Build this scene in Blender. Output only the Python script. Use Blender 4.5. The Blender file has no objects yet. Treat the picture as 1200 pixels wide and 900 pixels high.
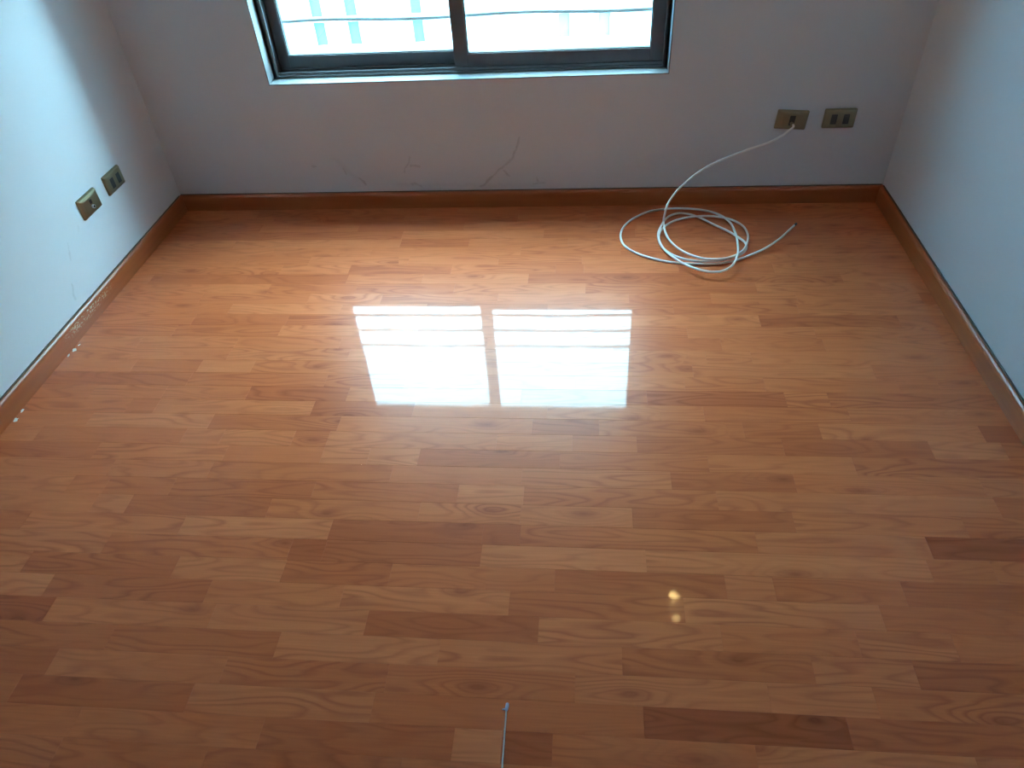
import bpy, bmesh, math, random
from mathutils import Vector, Matrix, Euler

random.seed(7)
S = bpy.context.scene
COL = S.collection

# ------------------------------------------------------------------ camera
F_PX = 849.535                      # focal length in pixels of the 1200 x 900 frame
CAM_EULER = Euler((0.842117, 0.0555905, 0.0782827), 'XYZ')
CAM_LOC = Vector((1.69955, -2.69964, 1.43474))
cd = bpy.data.cameras.new('camera')
cd.sensor_fit = 'HORIZONTAL'; cd.sensor_width = 36.0; cd.lens = F_PX * 36.0 / 1200.0
cd.clip_start = 0.02; cd.clip_end = 200
cam = bpy.data.objects.new('camera', cd); COL.objects.link(cam)
cam.location = CAM_LOC; cam.rotation_euler = CAM_EULER
S.camera = cam

# ------------------------------------------------------------------ sky / exposure
SKY_COL = (0.48, 0.84, 1.04)
SKY_STRENGTH = 66.0
wd = bpy.data.worlds.new('overcast_sky'); S.world = wd; wd.use_nodes = True
bg = wd.node_tree.nodes['Background']
bg.inputs['Color'].default_value = (*SKY_COL, 1); bg.inputs['Strength'].default_value = SKY_STRENGTH
S.view_settings.view_transform = 'Standard'; S.view_settings.look = 'None'
S.view_settings.gamma = 1.0; S.view_settings.use_curve_mapping = False
S.view_settings.exposure = 0.0
S.cycles.max_bounces = 10; S.cycles.diffuse_bounces = 7; S.cycles.transparent_max_bounces = 12

# ------------------------------------------------------------------ room numbers (metres)
W = 2.85            # width; window wall is y = 0, room runs to negative y
YF = -5.2          # wall behind the camera
ZC = 2.35           # ceiling
TH = 0.20           # outer wall
OX0, OX1, OZ0, OZ1 = 0.521, 1.996, 0.512, 1.33     # window opening
BH, BT = 0.068, 0.014                              # baseboard

# ------------------------------------------------------------------ helpers
def link(o, parent=None):
    COL.objects.link(o)
    if parent: o.parent = parent
    return o

def obj(name, verts, faces, mat=None, parent=None, smooth=False, loc=None):
    me = bpy.data.meshes.new(name)
    me.from_pydata([tuple(v) for v in verts], [], faces); me.update()
    bm = bmesh.new(); bm.from_mesh(me); bmesh.ops.recalc_face_normals(bm, faces=bm.faces); bm.to_mesh(me); bm.free()
    if smooth:
        for p in me.polygons: p.use_smooth = True
    if mat: me.materials.append(mat)
    o = bpy.data.objects.new(name, me)
    if loc: o.location = loc
    return link(o, parent)

def empty(name, loc=(0, 0, 0), parent=None):
    o = bpy.data.objects.new(name, None); o.location = loc; o.empty_display_size = 0.05
    return link(o, parent)

def tag(o, label=None, cat=None, group=None, kind=None):
    if label: o['label'] = label
    if cat: o['category'] = cat
    if group: o['group'] = group
    if kind: o['kind'] = kind
    return o

def box_vf(x0, x1, y0, y1, z0, z1):
    v = [(x0, y0, z0), (x1, y0, z0), (x1, y1, z0), (x0, y1, z0), (x0, y0, z1), (x1, y0, z1), (x1, y1, z1), (x0, y1, z1)]
    f = [(0, 3, 2, 1), (4, 5, 6, 7), (0, 1, 5, 4), (1, 2, 6, 5), (2, 3, 7, 6), (3, 0, 4, 7)]
    return v, f

def boxes(name, lst, mat, parent=None, bevel=0.0):
    V, Fc = [], []
    for b in lst:
        v, f = box_vf(*b); n = len(V); V += v; Fc += [tuple(i + n for i in q) for q in f]
    o = obj(name, V, Fc, mat, parent)
    if bevel:
        m = o.modifiers.new('bevel', 'BEVEL'); m.width = bevel; m.segments = 2; m.limit_method = 'ANGLE'
    return o

def prism(name, prof, axis, a0, a1, mat, parent=None, fn=None):
    """extrude a 2-D profile along an axis; fn maps (p, q, t) to xyz"""
    n = len(prof)
    V = [fn(p, q, a0) for p, q in prof] + [fn(p, q, a1) for p, q in prof]
    Fc = [(i, (i + 1) % n, n + (i + 1) % n, n + i) for i in range(n)] + [tuple(range(n)), tuple(range(n, 2 * n))]
    return obj(name, V, Fc, mat, parent)

def tube(name, pts, rad, mat, parent=None, seg=10, cap=True, radii=None):
    V, Fc = [], []
    pts = [Vector(p) for p in pts]; up = Vector((0, 0, 1)); n = len(pts)
    nrm = None
    for i, p in enumerate(pts):
        t = (pts[min(i + 1, n - 1)] - pts[max(i - 1, 0)]).normalized()
        if nrm is None:
            nrm = t.orthogonal().normalized()
        else:
            nrm = (nrm - t * nrm.dot(t)).normalized()
        b = t.cross(nrm); r = radii[i] if radii else rad
        for k in range(seg):
            a = 2 * math.pi * k / seg
            V.append(p + (nrm * math.cos(a) + b * math.sin(a)) * r)
    for i in range(n - 1):
        for k in range(seg):
            k2 = (k + 1) % seg
            Fc.append((i * seg + k, i * seg + k2, (i + 1) * seg + k2, (i + 1) * seg + k))
    if cap:
        Fc.append(tuple(range(seg))[::-1]); Fc.append(tuple((n - 1) * seg + k for k in range(seg)))
    return obj(name, V, Fc, mat, parent, smooth=True)

def catmull(P, step=6):
    P = [Vector(p) for p in P]; out = []
    for i in range(len(P) - 1):
        a, b, c, d = P[max(i - 1, 0)], P[i], P[i + 1], P[min(i + 2, len(P) - 1)]
        for k in range(step):
            t = k / step
            out.append(0.5 * ((2 * b) + (c - a) * t + (2 * a - 5 * b + 4 * c - d) * t * t + (3 * b - a - 3 * c + d) * t ** 3))
    out.append(P[-1]); return out

# survey: photo pixel -> point on a plane of the room (used once, to read real positions off the photograph)
_R = CAM_EULER.to_matrix()
def survey(u, v, axis, val):
    d = _R @ Vector(((u - 600) / F_PX, -(v - 450) / F_PX, -1.0))
    return CAM_LOC + d * ((val - CAM_LOC[axis]) / d[axis])

# ------------------------------------------------------------------ node helpers
class NT:
    def __init__(self, name):
        self.m = bpy.data.materials.new(name); self.m.use_nodes = True
        self.t = self.m.node_tree; self.n = self.t.nodes; self.l = self.t.links
        self.b = self.n['Principled BSDF']; self.out = self.n['Material Output']
    def new(self, typ, **kw):
        x = self.n.new(typ)
        for k, v in kw.items(): setattr(x, k, v)
        return x
    def put(self, sock, val):
        if hasattr(val, 'is_output') or isinstance(val, bpy.types.NodeSocket): self.l.new(val, sock)
        else: sock.default_value = val
    def math(self, op, a, b=None, c=None, clamp=False):
        x = self.new('ShaderNodeMath', operation=op, use_clamp=clamp)
        self.put(x.inputs[0], a)
        if b is not None: self.put(x.inputs[1], b)
        if c is not None: self.put(x.inputs[2], c)
        return x.outputs[0]
    def vmath(self, op, a, b=None):
        x = self.new('ShaderNodeVectorMath', operation=op)
        self.put(x.inputs[0], a)
        if b is not None: self.put(x.inputs[1], b)
        return x.outputs['Value'] if op in ('LENGTH', 'DISTANCE', 'DOT_PRODUCT') else x.outputs['Vector']
    def coord(self, which='Object'):
        return self.new('ShaderNodeTexCoord').outputs[which]
    def noise(self, vec, scale, detail=2.0, rough=0.5, dist=0.0):
        x = self.new('ShaderNodeTexNoise')
        self.put(x.inputs['Vector'], vec); x.inputs['Scale'].default_value = scale
        x.inputs['Detail'].default_value = detail; x.inputs['Roughness'].default_value = rough
        x.inputs['Distortion'].default_value = dist
        return x.outputs['Fac']
    def ramp(self, fac, stops):
        x = self.new('ShaderNodeValToRGB'); self.put(x.inputs['Fac'], fac)
        e = x.color_ramp.elements
        while len(e) < len(stops): e.new(0.5)
        for el, (p, c) in zip(e, stops): el.position = p; el.color = (*c, 1) if len(c) == 3 else c
        return x.outputs['Color']
    def mix(self, fac, a, b, blend='MIX'):
        x = self.new('ShaderNodeMix', data_type='RGBA', blend_type=blend)
        self.put(x.inputs[0], fac)
        self.put(x.inputs[6], a if not isinstance(a, tuple) else (*a[:3], 1))
        self.put(x.inputs[7], b if not isinstance(b, tuple) else (*b[:3], 1))
        return x.outputs[2]
    def bump(self, h, dist, strength=1.0):
        x = self.new('ShaderNodeBump'); self.put(x.inputs['Height'], h)
        x.inputs['Distance'].default_value = dist; x.inputs['Strength'].default_value = strength
        return x.outputs['Normal']
    def set(self, **kw):
        for k, v in kw.items():
            s = self.b.inputs[k.replace('_', ' ')]
            if isinstance(v, tuple): v = (*v[:3], 1)
            self.put(s, v)
        return self.m

def plain(name, col, rough=0.5, metal=0.0, spec=0.5, nz=0.06, nscale=40):
    """one colour with a little procedural unevenness"""
    t = NT(name); n = t.noise(t.coord(), nscale, 3)
    c = t.mix(n, tuple(x * (1 - nz) for x in col), tuple(min(1, x * (1 + nz)) for x in col))
    m = t.set(Base_Color=c, Roughness=rough, Metallic=metal)
    t.b.inputs['Specular IOR Level'].default_value = spec
    return m

# ------------------------------------------------------------------ materials
def make_paint(name, col, marks=None):
    t = NT(name); co = t.coord()
    n1 = t.noise(co, 2.5, 3); n2 = t.noise(co, 220, 2)
    c = t.mix(n1, tuple(x * 0.965 for x in col), tuple(min(1, x * 1.02) for x in col))
    if marks:
        # rubbed grey scuff marks: short strokes, each its own place and width (ax, ay, bx, by, width, strength) in wall axes
        u_ax, items = marks
        sp = t.new('ShaderNodeSeparateXYZ'); t.l.new(co, sp.inputs[0])
        wob = t.noise(co, 22, 3)
        u = t.math('ADD', sp.outputs[u_ax], t.math('MULTIPLY', t.math('SUBTRACT', wob, 0.5), 0.03))
        v = t.math('ADD', sp.outputs[2], t.math('MULTIPLY', t.math('SUBTRACT', t.noise(co, 31, 3), 0.5), 0.03))
        tot = None
        for ax, ay, bx, by, w, st in items:
            dx, dy = bx - ax, by - ay; L2 = dx * dx + dy * dy
            h = t.math('ADD', t.math('MULTIPLY', t.math('SUBTRACT', u, ax), dx / L2), t.math('MULTIPLY', t.math('SUBTRACT', v, ay), dy / L2), clamp=True)
            px = t.math('SUBTRACT', u, t.math('MULTIPLY_ADD', h, dx, ax)); py = t.math('SUBTRACT', v, t.math('MULTIPLY_ADD', h, dy, ay))
            d = t.math('SQRT', t.math('ADD', t.math('MULTIPLY', px, px), t.math('MULTIPLY', py, py)))
            k = t.math('MULTIPLY', t.math('SUBTRACT', 1.0, t.math('DIVIDE', d, w), clamp=True), st)
            tot = k if tot is None else t.math('MAXIMUM', tot, k)
        tot = t.math('MULTIPLY', tot, t.math('MULTIPLY_ADD', t.noise(co, 60, 3), 1.5, 0.1, clamp=True))
        c = t.mix(t.math('MULTIPLY', tot, 0.55), c, (0.16, 0.15, 0.14))
    t.set(Base_Color=c, Roughness=0.62, Normal=t.bump(n2, 0.0004, 0.35))
    t.b.inputs['Specular IOR Level'].default_value = 0.3
    return t.m

PAINT = (0.70, 0.725, 0.755)
M_wall = make_paint('wall_paint', PAINT)
M_wall_back = make_paint('wall_paint_scuffed', PAINT, (0, [
    (0.735, 0.175, 0.742, 0.150, 0.006, .5), (0.790, 0.128, 0.812, 0.100, 0.007, .7), (0.980, 0.150, 1.015, 0.215, 0.006, .5),
    (1.010, 0.178, 1.045, 0.176, 0.006, .6), (1.005, 0.100, 1.040, 0.093, 0.008, .6), (1.285, 0.082, 1.335, 0.128, 0.008, .8),
    (1.335, 0.128, 1.420, 0.200, 0.006, .55), (1.420, 0.200, 1.452, 0.285, 0.006, .6), (1.385, 0.150, 1.405, 0.128, 0.006, .6),
    (1.500, 0.095, 1.545, 0.095, 0.007, .6), (1.515, 0.120, 1.520, 0.098, 0.006, .5), (0.605, 0.186, 0.622, 0.184, 0.006, .5),
    (0.95, 0.10, 1.50, 0.085, 0.014, .18), (0.70, 0.22, 0.78, 0.13, 0.016, .18)]))
M_wall_left = make_paint('wall_paint_left', PAINT, (1, [
    (-0.722, 0.265, -0.745, 0.215, 0.004, .35), (-0.800, 0.150, -0.818, 0.105, 0.006, .45), (-0.64, 0.285, -0.655, 0.27, 0.004, .3)]))
M_ceil = make_paint('ceiling_paint', (0.74, 0.74, 0.74))
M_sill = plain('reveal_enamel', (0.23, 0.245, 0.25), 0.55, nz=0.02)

def make_floor_wood():
    t = NT('laminate_wood'); co = t.coord(); oi = t.new('ShaderNodeObjectInfo')
    off = t.new('ShaderNodeCombineXYZ')
    t.put(off.inputs[0], t.math('MULTIPLY', oi.outputs['Random'], 37.0)); t.put(off.inputs[1], t.math('MULTIPLY', oi.outputs['Random'], 11.3))
    t.put(off.inputs[2], t.math('MULTIPLY', oi.outputs['Random'], 5.7))
    p = t.vmath('ADD', co, off.outputs[0])
    # knots
    vo = t.new('ShaderNodeTexVoronoi', voronoi_dimensions='2D'); t.put(vo.inputs['Vector'], t.vmath('MULTIPLY', p, (2.6, 7.5, 1.0))); vo.inputs['Scale'].default_value = 1.0
    kn = t.math('POWER', t.math('SUBTRACT', 1.0, t.math('DIVIDE', vo.outputs['Distance'], 0.17), clamp=True), 1.6)
    kn_wide = t.math('POWER', t.math('SUBTRACT', 1.0, t.math('DIVIDE', vo.outputs['Distance'], 0.42), clamp=True), 2.0)
    sel = t.new('ShaderNodeSeparateColor'); t.l.new(vo.outputs['Color'], sel.inputs[0])
    kn = t.math('MULTIPLY', kn, t.math('GREATER_THAN', sel.outputs[0], 0.70))
    kn_wide = t.math('MULTIPLY', kn_wide, t.math('GREATER_THAN', sel.outputs[0], 0.70))
    # cathedral grain: contour lines of a field stretched along the strip
    g = t.noise(t.vmath('MULTIPLY', p, (2.6, 17.0, 1.0)), 1.0, 1.2, 0.45)
    g2 = t.noise(t.vmath('MULTIPLY', p, (9.0, 60.0, 1.0)), 1.0, 2.0)
    f = t.math('ADD', t.math('MULTIPLY', g, 9.0), t.math('MULTIPLY', g2, 0.55))
    f = t.math('ADD', f, t.math('MULTIPLY', kn_wide, 3.0))
    fr = t.math('FRACT', f)
    lines = t.ramp(fr, [(0.0, (0.15,) * 3), (0.42, (0.0,) * 3), (0.80, (1.0,) * 3), (1.0, (0.12,) * 3)])
    patch = t.ramp(t.noise(t.vmath('MULTIPLY', p, (1.8, 7.0, 1.0)), 1.0, 2.0), [(0.34, (0.12,) * 3), (0.62, (1.0,) * 3)])
    lines = t.math('MULTIPLY', lines, patch)
    fib = t.noise(t.vmath('MULTIPLY', p, (7.0, 260.0, 1.0)), 1.0, 3.0)
    tone = t.noise(t.vmath('MULTIPLY', p, (1.3, 9.0, 1.0)), 1.0, 2.0)
    base = t.mix(t.math('MULTIPLY_ADD', tone, 1.6, -0.3, clamp=True), (0.51, 0.113, 0.037), (0.645, 0.168, 0.060))
    base = t.mix(t.math('MULTIPLY', lines, 0.66), base, (0.32, 0.060, 0.020))
    base = t.mix(t.math('MULTIPLY', t.math('MULTIPLY_ADD', fib, 2.2, -0.7, clamp=True), 0.30), base, (0.34, 0.07, 0.024))
    base = t.mix(t.math('MULTIPLY', kn, 0.6), base, (0.20, 0.028, 0.009))
    base = t.mix(1.0, base, oi.outputs['Color'], 'MULTIPLY')
    # varnish: fine orange-peel relief
    gp = t.new('ShaderNodeNewGeometry').outputs['Position']
    h = t.noise(t.vmath('MULTIPLY', gp, (1.0, 1.25, 1.0)), 140, 2.5, 0.65)
    h2 = t.noise(t.vmath('MULTIPLY', gp, (0.4, 1.0, 1.0)), 16, 2.0)
    nrm = t.bump(h, 2.2e-5); 
    bn = t.new('ShaderNodeBump'); bn.inputs['Distance'].default_value = 4.0e-5; t.put(bn.inputs['Height'], h2); t.put(bn.inputs['Normal'], nrm)
    t.set(Base_Color=base, Roughness=0.34); t.b.inputs['Specular IOR Level'].default_value = 0.16
    t.b.inputs['IOR'].default_value = 1.45
    t.b.inputs['Coat Weight'].default_value = 1.0; t.b.inputs['Coat Roughness'].default_value = 0.02
    t.b.inputs['Coat IOR'].default_value = 1.22
    t.l.new(bn.outputs['Normal'], t.b.inputs['Coat Normal'])
    return t.m
M_floor = make_floor_wood()

def make_trim_wood(name, along, wear=False):
    t = NT(name); co = t.coord()
    sc = {'x': (3.0, 60.0, 60.0), 'y': (60.0, 3.0, 60.0)}[along]
    p = t.vmath('MULTIPLY', co, sc)
    a = t.noise(p, 1.0, 3.0); b = t.noise(t.vmath('MULTIPLY', co, tuple(x * 4 for x in sc)), 1.0, 2.0)
    c = t.mix(a, (0.32, 0.066, 0.017), (0.49, 0.118, 0.030))
    c = t.mix(t.math('MULTIPLY', b, 0.35), c, (0.24, 0.044, 0.011))
    if wear:
        sp = t.new('ShaderNodeSeparateXYZ'); t.l.new(co, sp.inputs[0])
        band = t.math('SUBTRACT', 1.0, t.math('DIVIDE', t.math('ABSOLUTE', t.math('SUBTRACT', sp.outputs[1], -0.80)), 0.17), clamp=True)
        hi = t.math('MULTIPLY', t.math('MULTIPLY', t.math('SUBTRACT', sp.outputs[2], 0.024), 60.0, clamp=True), t.math('LESS_THAN', sp.outputs[2], 0.056))
        ch = t.math('GREATER_THAN', t.noise(t.vmath('MULTIPLY', co, (1, 1.0, 2.2)), 90, 3.0, 0.6), 0.56)
        k = t.math('MULTIPLY', t.math('MULTIPLY', t.math('MULTIPLY', band, 2.0, clamp=True), hi), ch)
        c = t.mix(t.math('MULTIPLY', k, 0.85), c, (0.52, 0.46, 0.33))
    t.set(Base_Color=c, Roughness=0.36)
    return t.m
M_trim_x = make_trim_wood('baseboard_wood_x', 'x')
M_trim_y = make_trim_wood('baseboard_wood_y', 'y')
M_trim_worn = make_trim_wood('baseboard_wood_worn', 'y', True)
M_caulk = plain('dark_joint', (0.10, 0.075, 0.06), 0.8)
M_alu = plain('bronze_aluminium', (0.13, 0.13, 0.135), 0.42, 0.45, nz=0.10)
M_alu_dark = plain('window_channel', (0.018, 0.018, 0.02), 0.6)
M_plate = plain('champagne_plate', (0.29, 0.245, 0.15), 0.32, 0.8, nz=0.05)
M_plate_ins = plain('champagne_insert', (0.29, 0.245, 0.155), 0.34, 0.85, nz=0.05)
M_black = plain('socket_black', (0.012, 0.012, 0.011), 0.4)
M_pin = plain('pin_contact', (0.03, 0.028, 0.022), 0.5)
M_metal = plain('bright_metal', (0.82, 0.83, 0.84), 0.3, 0.3)
M_cable = plain('white_pvc', (0.82, 0.82, 0.80), 0.38, nz=0.02)
M_tip = plain('cut_cable_end', (0.05, 0.045, 0.045), 0.5)
M_wire = plain('grey_wire', (0.70, 0.69, 0.68), 0.5, 0.0)
M_blob = plain('clear_plastic_tip', (0.62, 0.62, 0.78), 0.25)
M_spot = plain('dried_paint', (0.85, 0.83, 0.83), 0.6)
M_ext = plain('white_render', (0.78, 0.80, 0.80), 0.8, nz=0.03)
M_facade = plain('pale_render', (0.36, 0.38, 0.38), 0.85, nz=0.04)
M_blocker = plain('blocker_blue_tint', (0.38, 0.62, 0.74), 0.85, nz=0.05)  # blue picked to tint the light this added block bounces onto the right wall
M_extglass = plain('tinted_glazing', (0.050, 0.092, 0.094), 0.9, spec=0.0)
M_extglass2 = plain('pale_glazing', (0.085, 0.105, 0.105), 0.9, spec=0.0)
M_ground = plain('street_paving', (0.35, 0.35, 0.34), 0.9)
M_steel = plain('steel_wire', (0.5, 0.52, 0.53), 0.6, 0.0)
M_lampbody = plain('white_lamp_metal', (0.8, 0.8, 0.78), 0.35)

def make_glass():
    t = NT('window_glass')
    tr = t.new('ShaderNodeBsdfTransparent'); tr.inputs[0].default_value = (0.93, 0.975, 0.97, 1)
    gl = t.new('ShaderNodeBsdfGlossy'); gl.inputs['Roughness'].default_value = 0.01
    mx = t.new('ShaderNodeMixShader'); mx.inputs[0].default_value = 0.07
    t.l.new(tr.outputs[0], mx.inputs[1]); t.l.new(gl.outputs[0], mx.inputs[2]); t.l.new(mx.outputs[0], t.out.inputs[0])
    return t.m
M_glass = make_glass()
def make_emit(name, col, st):
    t = NT(name); e = t.new('ShaderNodeEmission'); e.inputs[0].default_value = (*col, 1); e.inputs[1].default_value = st
    t.l.new(e.outputs[0], t.out.inputs[0]); return t.m
M_bulb = make_emit('warm_bulb', (1.0, 0.66, 0.24), 95.0)
M_bulb2 = make_emit('warm_bulb_dim', (1.0, 0.66, 0.26), 42.0)

# ------------------------------------------------------------------ room shell
def struct(o): o['kind'] = 'structure'; return o

def ring_wall(name, x0, x1, z0, z1, ox0, ox1, oz0, oz1, ya, yb, mat):
    V = []
    for y in (ya, yb):
        V += [(x0, y, z0), (x1, y, z0), (x1, y, z1), (x0, y, z1), (ox0, y, oz0), (ox1, y, oz0), (ox1, y, oz1), (ox0, y, oz1)]
    Fc = []
    for i in range(4):
        j = (i + 1) % 4
        Fc += [(i, j, 4 + j, 4 + i), (8 + i, 8 + j, 12 + j, 12 + i), (i, j, 8 + j, 8 + i), (4 + i, 4 + j, 12 + j, 12 + i)]
    return obj(name, V, Fc, mat)
wall_back = struct(ring_wall('wall_back', -TH, W + TH, -0.15, ZC + 0.12, OX0 - .004, OX1 + .004, OZ0 - .004, OZ1 + .004, 0.0, TH, M_wall_back))
struct(boxes('wall_left', [(-TH, 0, YF - 0.1, 0, -0.15, ZC + 0.12)], M_wall_left))
struct(boxes('wall_right', [(W, W + TH, YF - 0.1, 0, -0.15, ZC + 0.12)], M_wall))
struct(boxes('wall_front', [(0, W, YF - 0.1, YF, -0.15, ZC)], M_wall))
struct(boxes('ceiling', [(0, W, YF - 0.1, 0, ZC, ZC + 0.12)], M_ceil))
# smooth enamelled lining of the window opening (thin liner, 4 mm, flush with the wall face)
lin = struct(obj('trim_1', *(lambda: (
    [(x, y, z) for y in (-0.0015, TH) for x, z in ((OX0 - .004, OZ0 - .004), (OX1 + .004, OZ0 - .004), (OX1 + .004, OZ1 + .004), (OX0 - .004, OZ1 + .004), (OX0, OZ0), (OX1, OZ0), (OX1, OZ1), (OX0, OZ1))],
    sum([[(i, (i + 1) % 4, 4 + (i + 1) % 4, 4 + i), (8 + i, 8 + (i + 1) % 4, 12 + (i + 1) % 4, 12 + i), (i, (i + 1) % 4, 8 + (i + 1) % 4, 8 + i), (4 + i, 4 + (i + 1) % 4, 12 + (i + 1) % 4, 12 + i)] for i in range(4)], [])))(), M_sill))
tag(lin, 'white painted lining of the window opening')

# baseboards
def bb_profile():
    # (distance from wall, height): small eased top edge
    return [(0, 0), (BT, 0), (BT, BH - 0.012), (BT - 0.002, BH - 0.005), (BT - 0.006, BH), (0, BH)]
bb = struct(prism('baseboard_back', bb_profile(), 'x', 0, W, M_trim_x, None, lambda p, q, t: (t, -p, q)))
struct(prism('baseboard_left', bb_profile(), 'y', -BT, YF, M_trim_worn, None, lambda p, q, t: (p, t, q)))
struct(prism('baseboard_right', bb_profile(), 'y', -BT, YF, M_trim_y, None, lambda p, q, t: (W - p, t, q)))
for nm, b in (('joint_line', (0.0, 0.0035, YF, -BT, BH, BH + 0.0035)), ):
    o = boxes('caulk_line', [b], M_caulk); o.parent = bpy.data.objects['baseboard_left']
o = boxes('caulk_line', [(W - 0.0035, W, YF, -BT, BH, BH + 0.004)], M_caulk); o.parent = bpy.data.objects['baseboard_right']
o = boxes('caulk_line', [(0.004, W - 0.004, -0.003, 0, BH, BH + 0.003)], M_caulk); o.parent = bb

# ------------------------------------------------------------------ laminate floor
floor = struct(boxes('floor', [(0, W, YF, 0, -0.10, -0.008)], plain('screed', (0.3, 0.28, 0.25), 0.9)))
PITCH, Y_OFF = 0.0615, 0.0165
# ends of printed strips read off the photograph (pixels of the 1200 x 900 frame)
JOINTS = [(17,807),(221,820),(260,790),(57,785),(240,887),(92,838),(305,860),(435,834),(452,800),(531,870),(587,880),(647,880),(470,897),
(674,807),(755,852),(730,785),(887,888),(955,790),(1075,794),(902,820),(1024,815),(994,852),(1145,895),(57,685),(57,715),(129,747),(61,775),
(247,725),(200,675),(327,682),(400,702),(429,730),(326,752),(597,702),(515,760),(650,685),(851,690),(802,715),(631,740),(729,772),(846,750),
(910,700),(1060,697),(1120,760),(1010,767),(952,780),(1071,783),(110,589),(151,590),(215,612),(32,657),(205,665),(60,680),(200,575),(127,632),
(315,595),(367,575),(387,620),(340,643),(380,645),(566,625),(564,650),(332,672),(457,675),(492,597),(611,592),(741,605),(840,582),(886,632),
(757,655),(651,680),(850,684),(610,625),(932,617),(1132,620),(1089,642),(1172,600),(905,678),(1166,672),(1087,662),(1057,688),(150,476),(184,475),
(105,491),(247,494),(215,511),(260,512),(112,529),(262,535),(130,560),(202,570),(82,567),(47,505),(366,479),(397,497),(344,512),(384,515),(377,535),
(491,534),(432,534),(369,572),(582,516),(537,576),(624,497),(702,500),(746,517),(830,542),(786,560),(612,554),(656,537),(614,577),(871,502),(840,580),
(671,512),(825,485),(1001,545),(1150,567),(1091,526),(1150,507),(995,486),(960,502),(1175,524),(269,414),(296,430),(165,399),(157,428),(222,444),
(191,462),(111,456),(327,390),(205,387),(232,432),(290,462),(890,375),(805,387),(955,390),(845,402),(880,417),(812,435),(827,417),(920,466),(802,449),
(972,470),(826,482),(895,447),(1022,432),(1100,451),(1050,447),(1057,382),(1097,385),(310,275),(276,285),(321,295),(332,312),(282,302),(179,325),
(317,335),(292,322),(235,350),(470,284),(550,284),(435,295),(610,295),(410,315),(496,325),(619,327),(637,274),(421,266),(544,265),(472,274),(529,316),
(479,305),(447,350),(417,340),(607,254),(666,284),(686,252),(651,315),(684,317),(686,337),(737,350),(815,280),(832,345),(886,259),(1005,285),
(1031,335),(932,345),(905,310),(985,322),(1077,345)]
# strips that stand out: darker/redder (negative) or paler (positive)
TONES = [(280,595,-.5),(470,620,-.55),(470,648,-.6),(360,643,-.7),(590,625,-.6),(617,880,-.9),(800,852,-.8),(160,690,-.35),(20,715,-.6),(170,747,-.35),
(120,810,-.2),(180,820,-.45),(340,855,-.3),(840,605,-.4),(1150,642,-.9),(850,560,-.35),(1100,690,-.4),(700,690,-.3),(575,735,-.35),(400,730,-.45),(540,534,-.4),
(300,490,-.3),(250,282,-.5),(520,284,-.3),(800,772,-.4),(690,735,-.3),(720,497,-.2),(660,497,-.5),(880,500,-.3),(1160,507,-.8),(400,325,-.3),(450,320,-.4),(650,330,-.4),
(130,590,.6),(300,622,.55),(580,575,.3),(560,590,.4),(600,650,.6),(870,690,.6),(720,745,.5),(860,715,.5),(270,720,.5),(340,760,.5),(560,870,.6),
(300,414,.55),(260,430,.5),(900,632,.4),(275,815,.4),(760,807,.35),(990,790,.4),(30,690,.5),(960,815,.4),(460,535,.4),(690,555,.3),(300,285,.4),(400,285,.45),
(1130,525,.4),(1175,570,.4),(240,512,.2),(340,512,.4),(700,282,.4),(1100,755,.3),(1060,338,.5),(1020,285,.3),(300,325,-.4),(280,350,.2),(250,325,-.35)]
NROW = 37
rows = {r: [] for r in range(-1, NROW)}
for u, v in JOINTS:
    h = survey(u, v, 2, 0.0); r = int(math.floor((-h.y - Y_OFF) / PITCH))
    if r in rows and 0.05 < h.x < W - 0.05: rows[r].append(h.x)
tone_pts = []
for u, v, s in TONES:
    h = survey(u, v, 2, 0.0); tone_pts.append((int(math.floor((-h.y - Y_OFF) / PITCH)), h.x, s))

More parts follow.
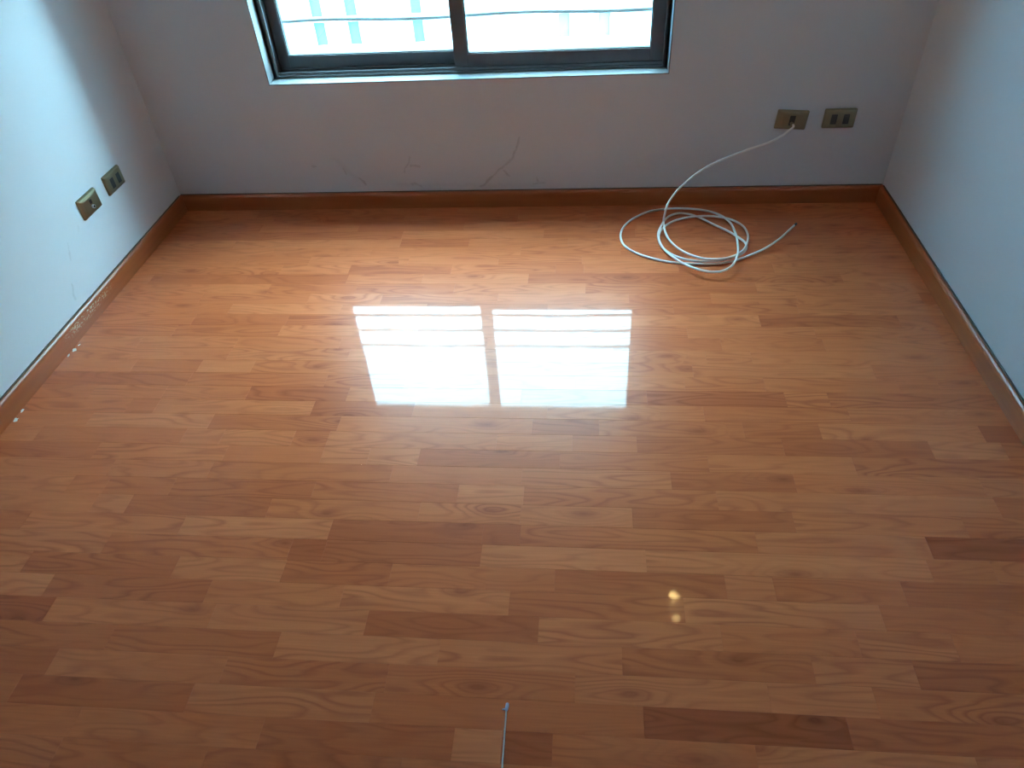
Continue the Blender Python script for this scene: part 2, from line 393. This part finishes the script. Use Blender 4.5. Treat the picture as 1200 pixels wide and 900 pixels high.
def plank_mesh(L, Wd, hgt=0.008, c=0.00035):
    x, y = L / 2, Wd / 2
    V = [(-x, -y, -hgt), (x, -y, -hgt), (x, y, -hgt), (-x, y, -hgt), (-x, -y, -c), (x, -y, -c), (x, y, -c), (-x, y, -c),
         (-x + c, -y + c, 0), (x - c, -y + c, 0), (x - c, y - c, 0), (-x + c, y - c, 0)]
    Fc = [(3, 2, 1, 0)]
    for i in range(4):
        j = (i + 1) % 4
        Fc += [(i, j, 4 + j, 4 + i), (4 + i, 4 + j, 8 + j, 8 + i)]
    Fc.append((8, 9, 10, 11))
    return V, Fc
n_planks = 0
row_tilt = {}
extraV, extraF = [], []
for r in range(-1, 86):
    y0 = -(Y_OFF + PITCH * r); y1 = y0 - PITCH
    if r == -1: y0 = 0.0
    if y1 < YF: y1 = YF
    if y0 - y1 < 0.004: continue
    xs = []
    for x in sorted(rows.get(r, [])):
        if not xs or x - xs[-1] > 0.055: xs.append(x)
    full = [0.0] + xs + [W]
    ends = [0.0]
    for a, b in zip(full, full[1:]):
        gap = b - a
        if gap > 0.66:
            n = max(2, int(round(gap / random.uniform(0.36, 0.48))))
            cuts = sorted(a + gap * (k + random.uniform(-0.22, 0.22)) / n for k in range(1, n))
            ends += cuts
        ends.append(b)
    b3 = (r + 1) // 3
    if b3 not in row_tilt: row_tilt[b3] = random.uniform(-1, 1) * 0.0009
    prev = 0.0
    for a, b in zip(ends, ends[1:]):
        L = b - a; Wd = y0 - y1
        V, Fc = plank_mesh(L, Wd)
        cx, cy = (a + b) / 2, (y0 + y1) / 2
        if r >= NROW:
            n = len(extraV); extraV += [(vx + cx, vy + cy, vz) for vx, vy, vz in V]; extraF += [tuple(i + n for i in f) for f in Fc]
            continue
        o = obj('plank', V, Fc, M_floor, floor, loc=(cx, cy, 0.0))
        o.rotation_euler.x = row_tilt[b3] + random.uniform(-1, 1) * 0.00025
        s = max(-0.55, min(0.45, random.gauss(0, 0.22)))
        for tr, tx, ts in tone_pts:
            if tr == r and a <= tx <= b: s = ts
        if s < 0: c = (1 + 0.34 * s, 1 + 0.47 * s, 1 + 0.52 * s)
        else: c = (1 + 0.12 * s, 1 + 0.30 * s, 1 + 0.50 * s)
        o.color = (*c, 1)
        n_planks += 1
rest = obj('plank_field', extraV, extraF, M_floor, floor); rest['kind'] = 'stuff'
print('planks', n_planks)
# paint drips at the foot of the left baseboard
def spot(x, y, rx, ry, ang, z=0.0004):
    n = 11; V = [(0, 0, 0.0009)]; 
    for k in range(n):
        a = 2 * math.pi * k / n; q = random.uniform(0.6, 1.2); V.append((math.cos(a) * rx * q, math.sin(a) * ry * q, 0))
    Fc = [(0, 1 + k, 1 + (k + 1) % n) for k in range(n)]
    o = obj('paint_spot', V, Fc, M_spot, floor, loc=(x, y, z)); o.rotation_euler.z = ang
    return o
for x, y, rx, ry, a in ((0.024, -0.955, 0.008, 0.012, .3), (0.020, -0.985, 0.004, 0.010, .1), (0.026, -0.93, 0.003, 0.006, -.4), (0.022, -1.285, 0.008, 0.010, .2), (0.019, -1.245, 0.005, 0.009, 0)):
    spot(x, y, rx, ry, a)

# ------------------------------------------------------------------ window
win = struct(empty('window_1', ((OX0 + OX1) / 2, 0.06, OZ0)))
tag(win, 'dark bronze aluminium sliding window with two glass sashes in the far wall')
def wbox(name, lst, mat, parent, bevel=0.0015):
    ox, oy, oz = win.location
    l2 = [(a - ox, b - ox, c - oy, d - oy, e - oz, f - oz) for a, b, c, d, e, f in lst]
    return boxes(name, l2, mat, parent, bevel)
FY0, FY1 = 0.055, 0.150
wbox('window_frame', [(OX0, OX0 + .012, FY0, FY1, OZ0, OZ1), (OX1 - .012, OX1, FY0, FY1, OZ0, OZ1), (OX0, OX1, FY0, FY1, OZ0, OZ0 + .010), (OX0, OX1, FY0, FY1, OZ1 - .012, OZ1),
    (OX0, OX0 + .022, FY0, FY0 + .004, OZ0, OZ1), (OX1 - .018, OX1, FY0, FY0 + .004, OZ0, OZ1)], M_alu, win)
for ya in (0.060, 0.098, 0.138):
    wbox('track_rail', [(OX0 + .012, OX1 - .012, ya, ya + .004, OZ0 + .010, OZ0 + .021)], M_alu, win, 0.0006)
wbox('side_channel', [(OX0 + .012, OX0 + .016, FY0 + .008, FY1 - .004, OZ0 + .01, OZ1 - .012)], M_alu_dark, win, 0)
wbox('side_channel', [(OX1 - .016, OX1 - .012, FY0 + .008, FY1 - .004, OZ0 + .01, OZ1 - .012)], M_alu_dark, win, 0)
def sash(x0, x1, ya, yb, sl, sr, rb, rt, z0, z1):
    s = wbox('sash', [(x0, x0 + sl, ya, yb, z0, z1), (x1 - sr, x1, ya, yb, z0, z1), (x0 + sl, x1 - sr, ya, yb, z0, z0 + rb), (x0 + sl, x1 - sr, ya, yb, z1 - rt, z1)], M_alu, win)
    ym = (ya + yb) / 2
    g = wbox('pane', [(x0 + sl - .006, x1 - sr + .006, ym - .002, ym + .002, z0 + rb - .006, z1 - rt + .006)], M_glass, s, 0)
    k = wbox('gasket', [(x0 + sl, x0 + sl + .003, ya + .003, yb - .003, z0 + rb, z1 - rt), (x1 - sr - .003, x1 - sr, ya + .003, yb - .003, z0 + rb, z1 - rt),
                        (x0 + sl, x1 - sr, ya + .003, yb - .003, z0 + rb, z0 + rb + .003), (x0 + sl, x1 - sr, ya + .003, yb - .003, z1 - rt - .003, z1 - rt)], M_alu_dark, s, 0)
    return s
sash(0.537, 1.255, 0.104, 0.130, 0.040, 0.040, 0.046, 0.044, OZ0 + .020, OZ1 - .014)
sash(1.219, OX1 - .014, 0.066, 0.092, 0.052, 0.048, 0.046, 0.044, OZ0 + .020, OZ1 - .014)

# ------------------------------------------------------------------ outside
wing = tag(boxes('side_wing_wall', [(OX1 + 0.03, OX1 + 0.30, TH, 0.86, -2.9, 3.2)], M_ext, None, 0.004), 'projecting outer wall beside the window opening', 'outer wall', kind='structure')
tag(boxes('street_ground', [(-14, 16, TH + .02, 14, -3.1, -2.9)], M_ground), 'paved yard between the two buildings', 'ground', kind='structure')
cw = empty('light_blocker', (-1.55, 2.25, -2.9)); tag(cw, 'unseen pale blue block left of the window, added to shape the room light', 'building', kind='structure')  # added out of view: cuts the daylight reaching the room's right side
boxes('blocker_body', [(-0.6, 0.4, -2.04, 2.05, 0, 7.4)], M_blocker, cw)
boxes('blocker_cap', [(-0.65, 0.43, -2.04, 2.08, 7.4, 7.5)], M_ext, cw, 0.01)
nb = empty('neighbouring_building', (0.4, 6.0, -2.9))
tag(nb, 'white building across the yard seen through the window, with narrow cyan tinted windows', 'building')
def nbx(name, lst, mat, parent=nb, bevel=0.0):
    ox, oy, oz = nb.location
    return boxes(name, [(a - ox, b - ox, c - oy, d - oy, e - oz, f - oz) for a, b, c, d, e, f in lst], mat, parent, bevel)
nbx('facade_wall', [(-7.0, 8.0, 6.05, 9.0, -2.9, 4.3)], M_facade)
nbx('roof_parapet', [(-7.1, 8.1, 5.95, 6.25, 4.3, 4.45)], M_facade, nb, 0.01)
nbx('ledge', [(-7.0, 8.0, 5.90, 6.05, -1.26, -1.17)], M_facade, nb, 0.01)
nbx('string_course', [(-7.0, 8.0, 5.97, 6.05, -0.862, -0.815)], M_facade, nb, 0.005)
for xc, wd_, top in ((-1.33, .135, 0.9), (-0.93, .135, 0.9), (-0.185, .125, 0.9), (1.465, .125, -0.862), (1.91, .125, -0.862)):
    wv = nbx('window', [(xc - wd_ / 2 - .02, xc - wd_ / 2, 6.0, 6.05, -1.12, top), (xc + wd_ / 2, xc + wd_ / 2 + .02, 6.0, 6.05, -1.12, top), (xc - wd_ / 2 - .02, xc + wd_ / 2 + .02, 6.0, 6.05, -1.14, -1.12)], M_facade)
    nbx('pane', [(xc - wd_ / 2, xc + wd_ / 2, 6.03, 6.049, -1.12, top)], M_extglass if top > 0 else M_extglass2, wv)
for i, z in enumerate((0.683, 0.778, 0.878)):
    lab = ('lowest', 'middle', 'highest')[i]
    pts = [(OX0 + (OX1 - OX0) * k / 24, 0.165 + 0.004 * math.sin(k * .55 + i), z + 0.003 * math.sin(k * .5 + i * 1.7)) for k in range(25)]
    o = tube('safety_wire', pts, 0.0075, M_steel, None, 8)
    tag(o, 'thin grey horizontal wire just outside the window, %s of the three' % lab, 'wire', 'wires stretched across the window')

# ------------------------------------------------------------------ wall sockets
def rounded_rect(w, h, r, n=4):
    P = []
    for cx, cy, a0 in ((w / 2 - r, h / 2 - r, 0), (-w / 2 + r, h / 2 - r, 90), (-w / 2 + r, -h / 2 + r, 180), (w / 2 - r, -h / 2 + r, 270)):
        for k in range(n + 1):
            a = math.radians(a0 + 90 * k / n); P.append((cx + r * math.cos(a), cy + r * math.sin(a)))
    return P
def loft(name, rings, mat, parent, cap_last=True):
    """rings: list of (profile, depth); local x right, local z up, -y out of the wall"""
    V, Fc = [], []; n = len(rings[0][0])
    for pr, d in rings: V += [(p, -d, q) for p, q in pr]
    for i in range(len(rings) - 1):
        for k in range(n):
            k2 = (k + 1) % n; Fc.append((i * n + k, i * n + k2, (i + 1) * n + k2, (i + 1) * n + k))
    Fc.append(tuple(range(n)))
    if cap_last: Fc.append(tuple((len(rings) - 1) * n + k for k in range(n)))
    return obj(name, V, Fc, mat, parent)
PW, PH = 0.112, 0.070
def cover_plate(kind, loc, rotz, roll=0.0):
    t = empty('wall_socket' if kind == 'power' else 'cable_outlet', loc); t.rotation_euler = (0, roll, rotz)
    loft('cover_plate', [(rounded_rect(PW, PH, .004), 0.0), (rounded_rect(PW, PH, .004), 0.005), (rounded_rect(PW - .006, PH - .006, .004), 0.0095),
                         (rounded_rect(PW - .018, PH - .016, .004), 0.0115)], M_plate, t)
    loft('insert', [(rounded_rect(.072, .047, .002), 0.0105), (rounded_rect(.072, .047, .002), 0.0122), (rounded_rect(.0705, .0455, .002), 0.0128)], M_plate_ins, t)
    if kind == 'power':
        for dx in (-0.0215, 0.0215):
            mo = loft('socket_module', [([(p + dx, q) for p, q in rounded_rect(.021, .036, .002)], 0.012), ([(p + dx, q) for p, q in rounded_rect(.021, .036, .002)], 0.0135)], M_black, t)
            for dz in (-0.010, 0, 0.010):
                loft('pin_hole', [([(p + dx, q + dz) for p, q in rounded_rect(.0045, .0045, .0021, 3)], 0.0134), ([(p + dx, q + dz) for p, q in rounded_rect(.0045, .0045, .0021, 3)], 0.0137)], M_pin, mo)
    else:
        mo = loft('jack_module', [(rounded_rect(.020, .036, .002), 0.012), (rounded_rect(.020, .036, .002), 0.0132)], M_plate_ins if kind == 'coax' else M_black, t)
        if kind == 'coax':
            loft('port', [([(p, q + .008) for p, q in rounded_rect(.013, .014, .001)], 0.0131), ([(p, q + .008) for p, q in rounded_rect(.013, .014, .001)], 0.0138)], M_black, mo)
        # threaded connector stub: ring of metal with a dark core
        def cyl(name, r, d0, d1, mat, z=-0.0095):
            pr = [(r * math.cos(2 * math.pi * k / 16), z + r * math.sin(2 * math.pi * k / 16)) for k in range(16)]
            return loft(name, [(pr, d0), (pr, d1)], mat, mo)
        if kind == 'coax':
            cyl('jack_collar', .0065, .0130, .019, M_metal); cyl('jack_core', .0042, .0185, .0194, M_black)
        else:
            cyl('jack_collar', .0055, .0130, .024, M_plate)
    return t
a = cover_plate('power', (0.0, -0.3735, 0.3185), math.radians(90))
tag(a, 'champagne double power socket on the left wall, nearer the corner', 'socket', 'champagne socket plates')
a = cover_plate('coax', (0.0, -0.5475, 0.317), math.radians(90))
tag(a, 'champagne coaxial outlet with round metal jack on the left wall', 'cable outlet', 'champagne socket plates')
a = cover_plate('power', (2.625, 0.0, 0.3335), 0.0)
tag(a, 'double power socket on the window wall, nearest the right corner', 'socket', 'champagne socket plates')
plateC = cover_plate('cable', (2.4565, 0.0, 0.3325), 0.0, math.radians(4.0))
tag(plateC, 'crooked cover plate on the window wall with a white cable coming out', 'cable outlet', 'champagne socket plates')

# ------------------------------------------------------------------ white cable: out of the wall, down and coiled on the floor
CR = 0.0041
def cpx(cx, cy): return 710 + cx / 4.2875, 130 + cy / 4.2875
P = [Vector((2.459, -0.0200, 0.322)), Vector((2.459, -0.036, 0.319))]
for cx, cy, y in ((925, 95, -.055), (885, 125, -.065), (820, 158, -.080), (740, 186, -.097), (640, 222, -.115), (550, 260, -.130), (470, 305, -.146), (400, 360, -.163), (350, 410, -.180), (315, 460, -.198), (299, 505, -.220)):
    P.append(survey(*cpx(cx, cy), 1, y))
def fl(seq):
    for cx, cy, z in seq: P.append(survey(*cpx(cx, cy), 2, CR + z))
fl([(290, 555, .030), (299, 610, .022), (325, 655, .019), (370, 695, .017), (430, 725, .016), (500, 743, .015), (575, 744, .015), (640, 730, .014), (690, 700, .013), (712, 655, .012),
    (711, 615, .012), (690, 580, .012), (640, 550, .012), (580, 534, .011), (500, 528, .010), (420, 534, .009), (350, 550, .008), (298, 578, .008), (270, 612, .008), (268, 650, .008),
    (290, 690, .008), (330, 720, .008), (385, 742, .008), (455, 754, .008), (540, 754, .008), (620, 742, .008), (682, 718, .008), (706, 690, .008), (698, 660, .008), (655, 628, .008), (610, 602, .008), (540, 570, .007),
    (480, 540, .006), (420, 519, .005), (360, 515, .004), (308, 536, .003), (274, 585, .003), (262, 630, .004), (280, 680, .006), (335, 732, .012), (400, 772, .016), (460, 795, .019), (530, 809, .020),
    (590, 803, .020), (636, 775, .020), (660, 730, .020), (664, 680, .020), (653, 620, .018), (622, 558, .015), (566, 520, .006), (490, 499, .001), (400, 490, 0), (310, 492, 0), (220, 505, 0), (150, 534, 0),
    (100, 570, 0), (75, 615, 0), (82, 660, 0), (115, 694, 0), (180, 725, 0), (270, 750, 0), (370, 765, 0), (480, 769, .001), (580, 765, .001), (660, 748, .002), (730, 722, .005), (800, 690, .010), (870, 645, .016),
    (920, 600, .022), (948, 574, .026)])
cab = empty('coaxial_cable', (2.2, -0.3, 0.0))
tag(cab, 'white cable hanging from the wall outlet and lying in loose coils on the floor', 'cable')
path = catmull(P, 6)
rel = [p - cab.location for p in path]
tube('sheath', rel, CR, M_cable, cab, 10)
dirn = (rel[-1] - rel[-3]).normalized()
tube('cable_tip', [rel[-1] - dirn * .002, rel[-1] + dirn * .003, rel[-1] + dirn * .012, rel[-1] + dirn * .013], CR, M_tip, cab, 10, radii=[CR * 1.12, CR * 1.12, CR * 1.12, CR * .6])
tube('copper_core', [rel[-1] + dirn * .012, rel[-1] + dirn * .018], .0008, plain('copper', (.6, .3, .15), .3, 1.0), cab, 6)

# ------------------------------------------------------------------ thin wire on the floor at the front
wp = [survey(u, v, 2, 0.0022) for u, v in ((593.5, 830), (592.5, 845), (591.3, 858), (590.6, 870), (589.6, 884), (588.6, 899))]
wp += [Vector((wp[-1].x + .004, wp[-1].y - .06, .0022)), Vector((wp[-1].x + .012, wp[-1].y - .14, .0022)), Vector((wp[-1].x + .018, wp[-1].y - .2, .0022))]
wr = empty('thin_wire', wp[0]); tag(wr, 'thin grey wire with a pale plastic end lying on the floor in the foreground', 'wire')
tube('strand', [p - wp[0] for p in catmull(wp, 4)], 0.0015, M_wire, wr, 8)
tube('plastic_end', [Vector((0, -.006, 0.0005)), Vector((.0004, -.002, .0012)), Vector((.001, .004, .0015)), Vector((.0012, .009, .0012)), Vector((.001, .0105, .001))], .004, M_blob, wr, 10, radii=[.0019, .0036, .0036, .0032, .0012])
tube('plastic_tab', [Vector((-.001, -.001, 0)), Vector((-.005, -.0022, -.0002)), Vector((-.0085, -.0026, -.0004))], .002, M_blob, wr, 8, radii=[.002, .0018, .0009])

# ------------------------------------------------------------------ ceiling lamp near the window (seen only as two glints on the varnish)
lamp = empty('ceiling_spot_lamp', (2.238, -0.435, ZC)); tag(lamp, 'white two bulb ceiling spot bar whose warm glints show on the floor', 'lamp')
boxes('mounting_bar', [(-.03, .03, -.13, .13, -.022, 0)], M_lampbody, lamp, .004)
def sphere(name, c, r, mat, parent, sq=1.0):
    V = [(c[0], c[1], c[2] + r)]; Fc = []; nu, nv = 16, 9
    for j in range(1, nv):
        th = math.pi * j / nv
        for i in range(nu):
            ph = 2 * math.pi * i / nu; V.append((c[0] + r * math.sin(th) * math.cos(ph), c[1] + r * math.sin(th) * math.sin(ph) * sq, c[2] + r * math.cos(th)))
    V.append((c[0], c[1], c[2] - r)); last = len(V) - 1
    for i in range(nu):
        i2 = (i + 1) % nu; Fc.append((0, 1 + i, 1 + i2)); Fc.append((last, 1 + (nv - 2) * nu + i2, 1 + (nv - 2) * nu + i))
        for j in range(nv - 2): Fc.append((1 + j * nu + i, 1 + (j + 1) * nu + i, 1 + (j + 1) * nu + i2, 1 + j * nu + i2))
    return obj(name, V, Fc, mat, parent, smooth=True)
for dy, m, r in ((0.073, M_bulb, .026), (-0.073, M_bulb2, .020)):
    tube('bulb_holder', [(0, dy, -.02), (0, dy, -.058)], .014, M_lampbody, lamp, 14)
    sphere('bulb', (0, dy, -.078), r, m, lamp)
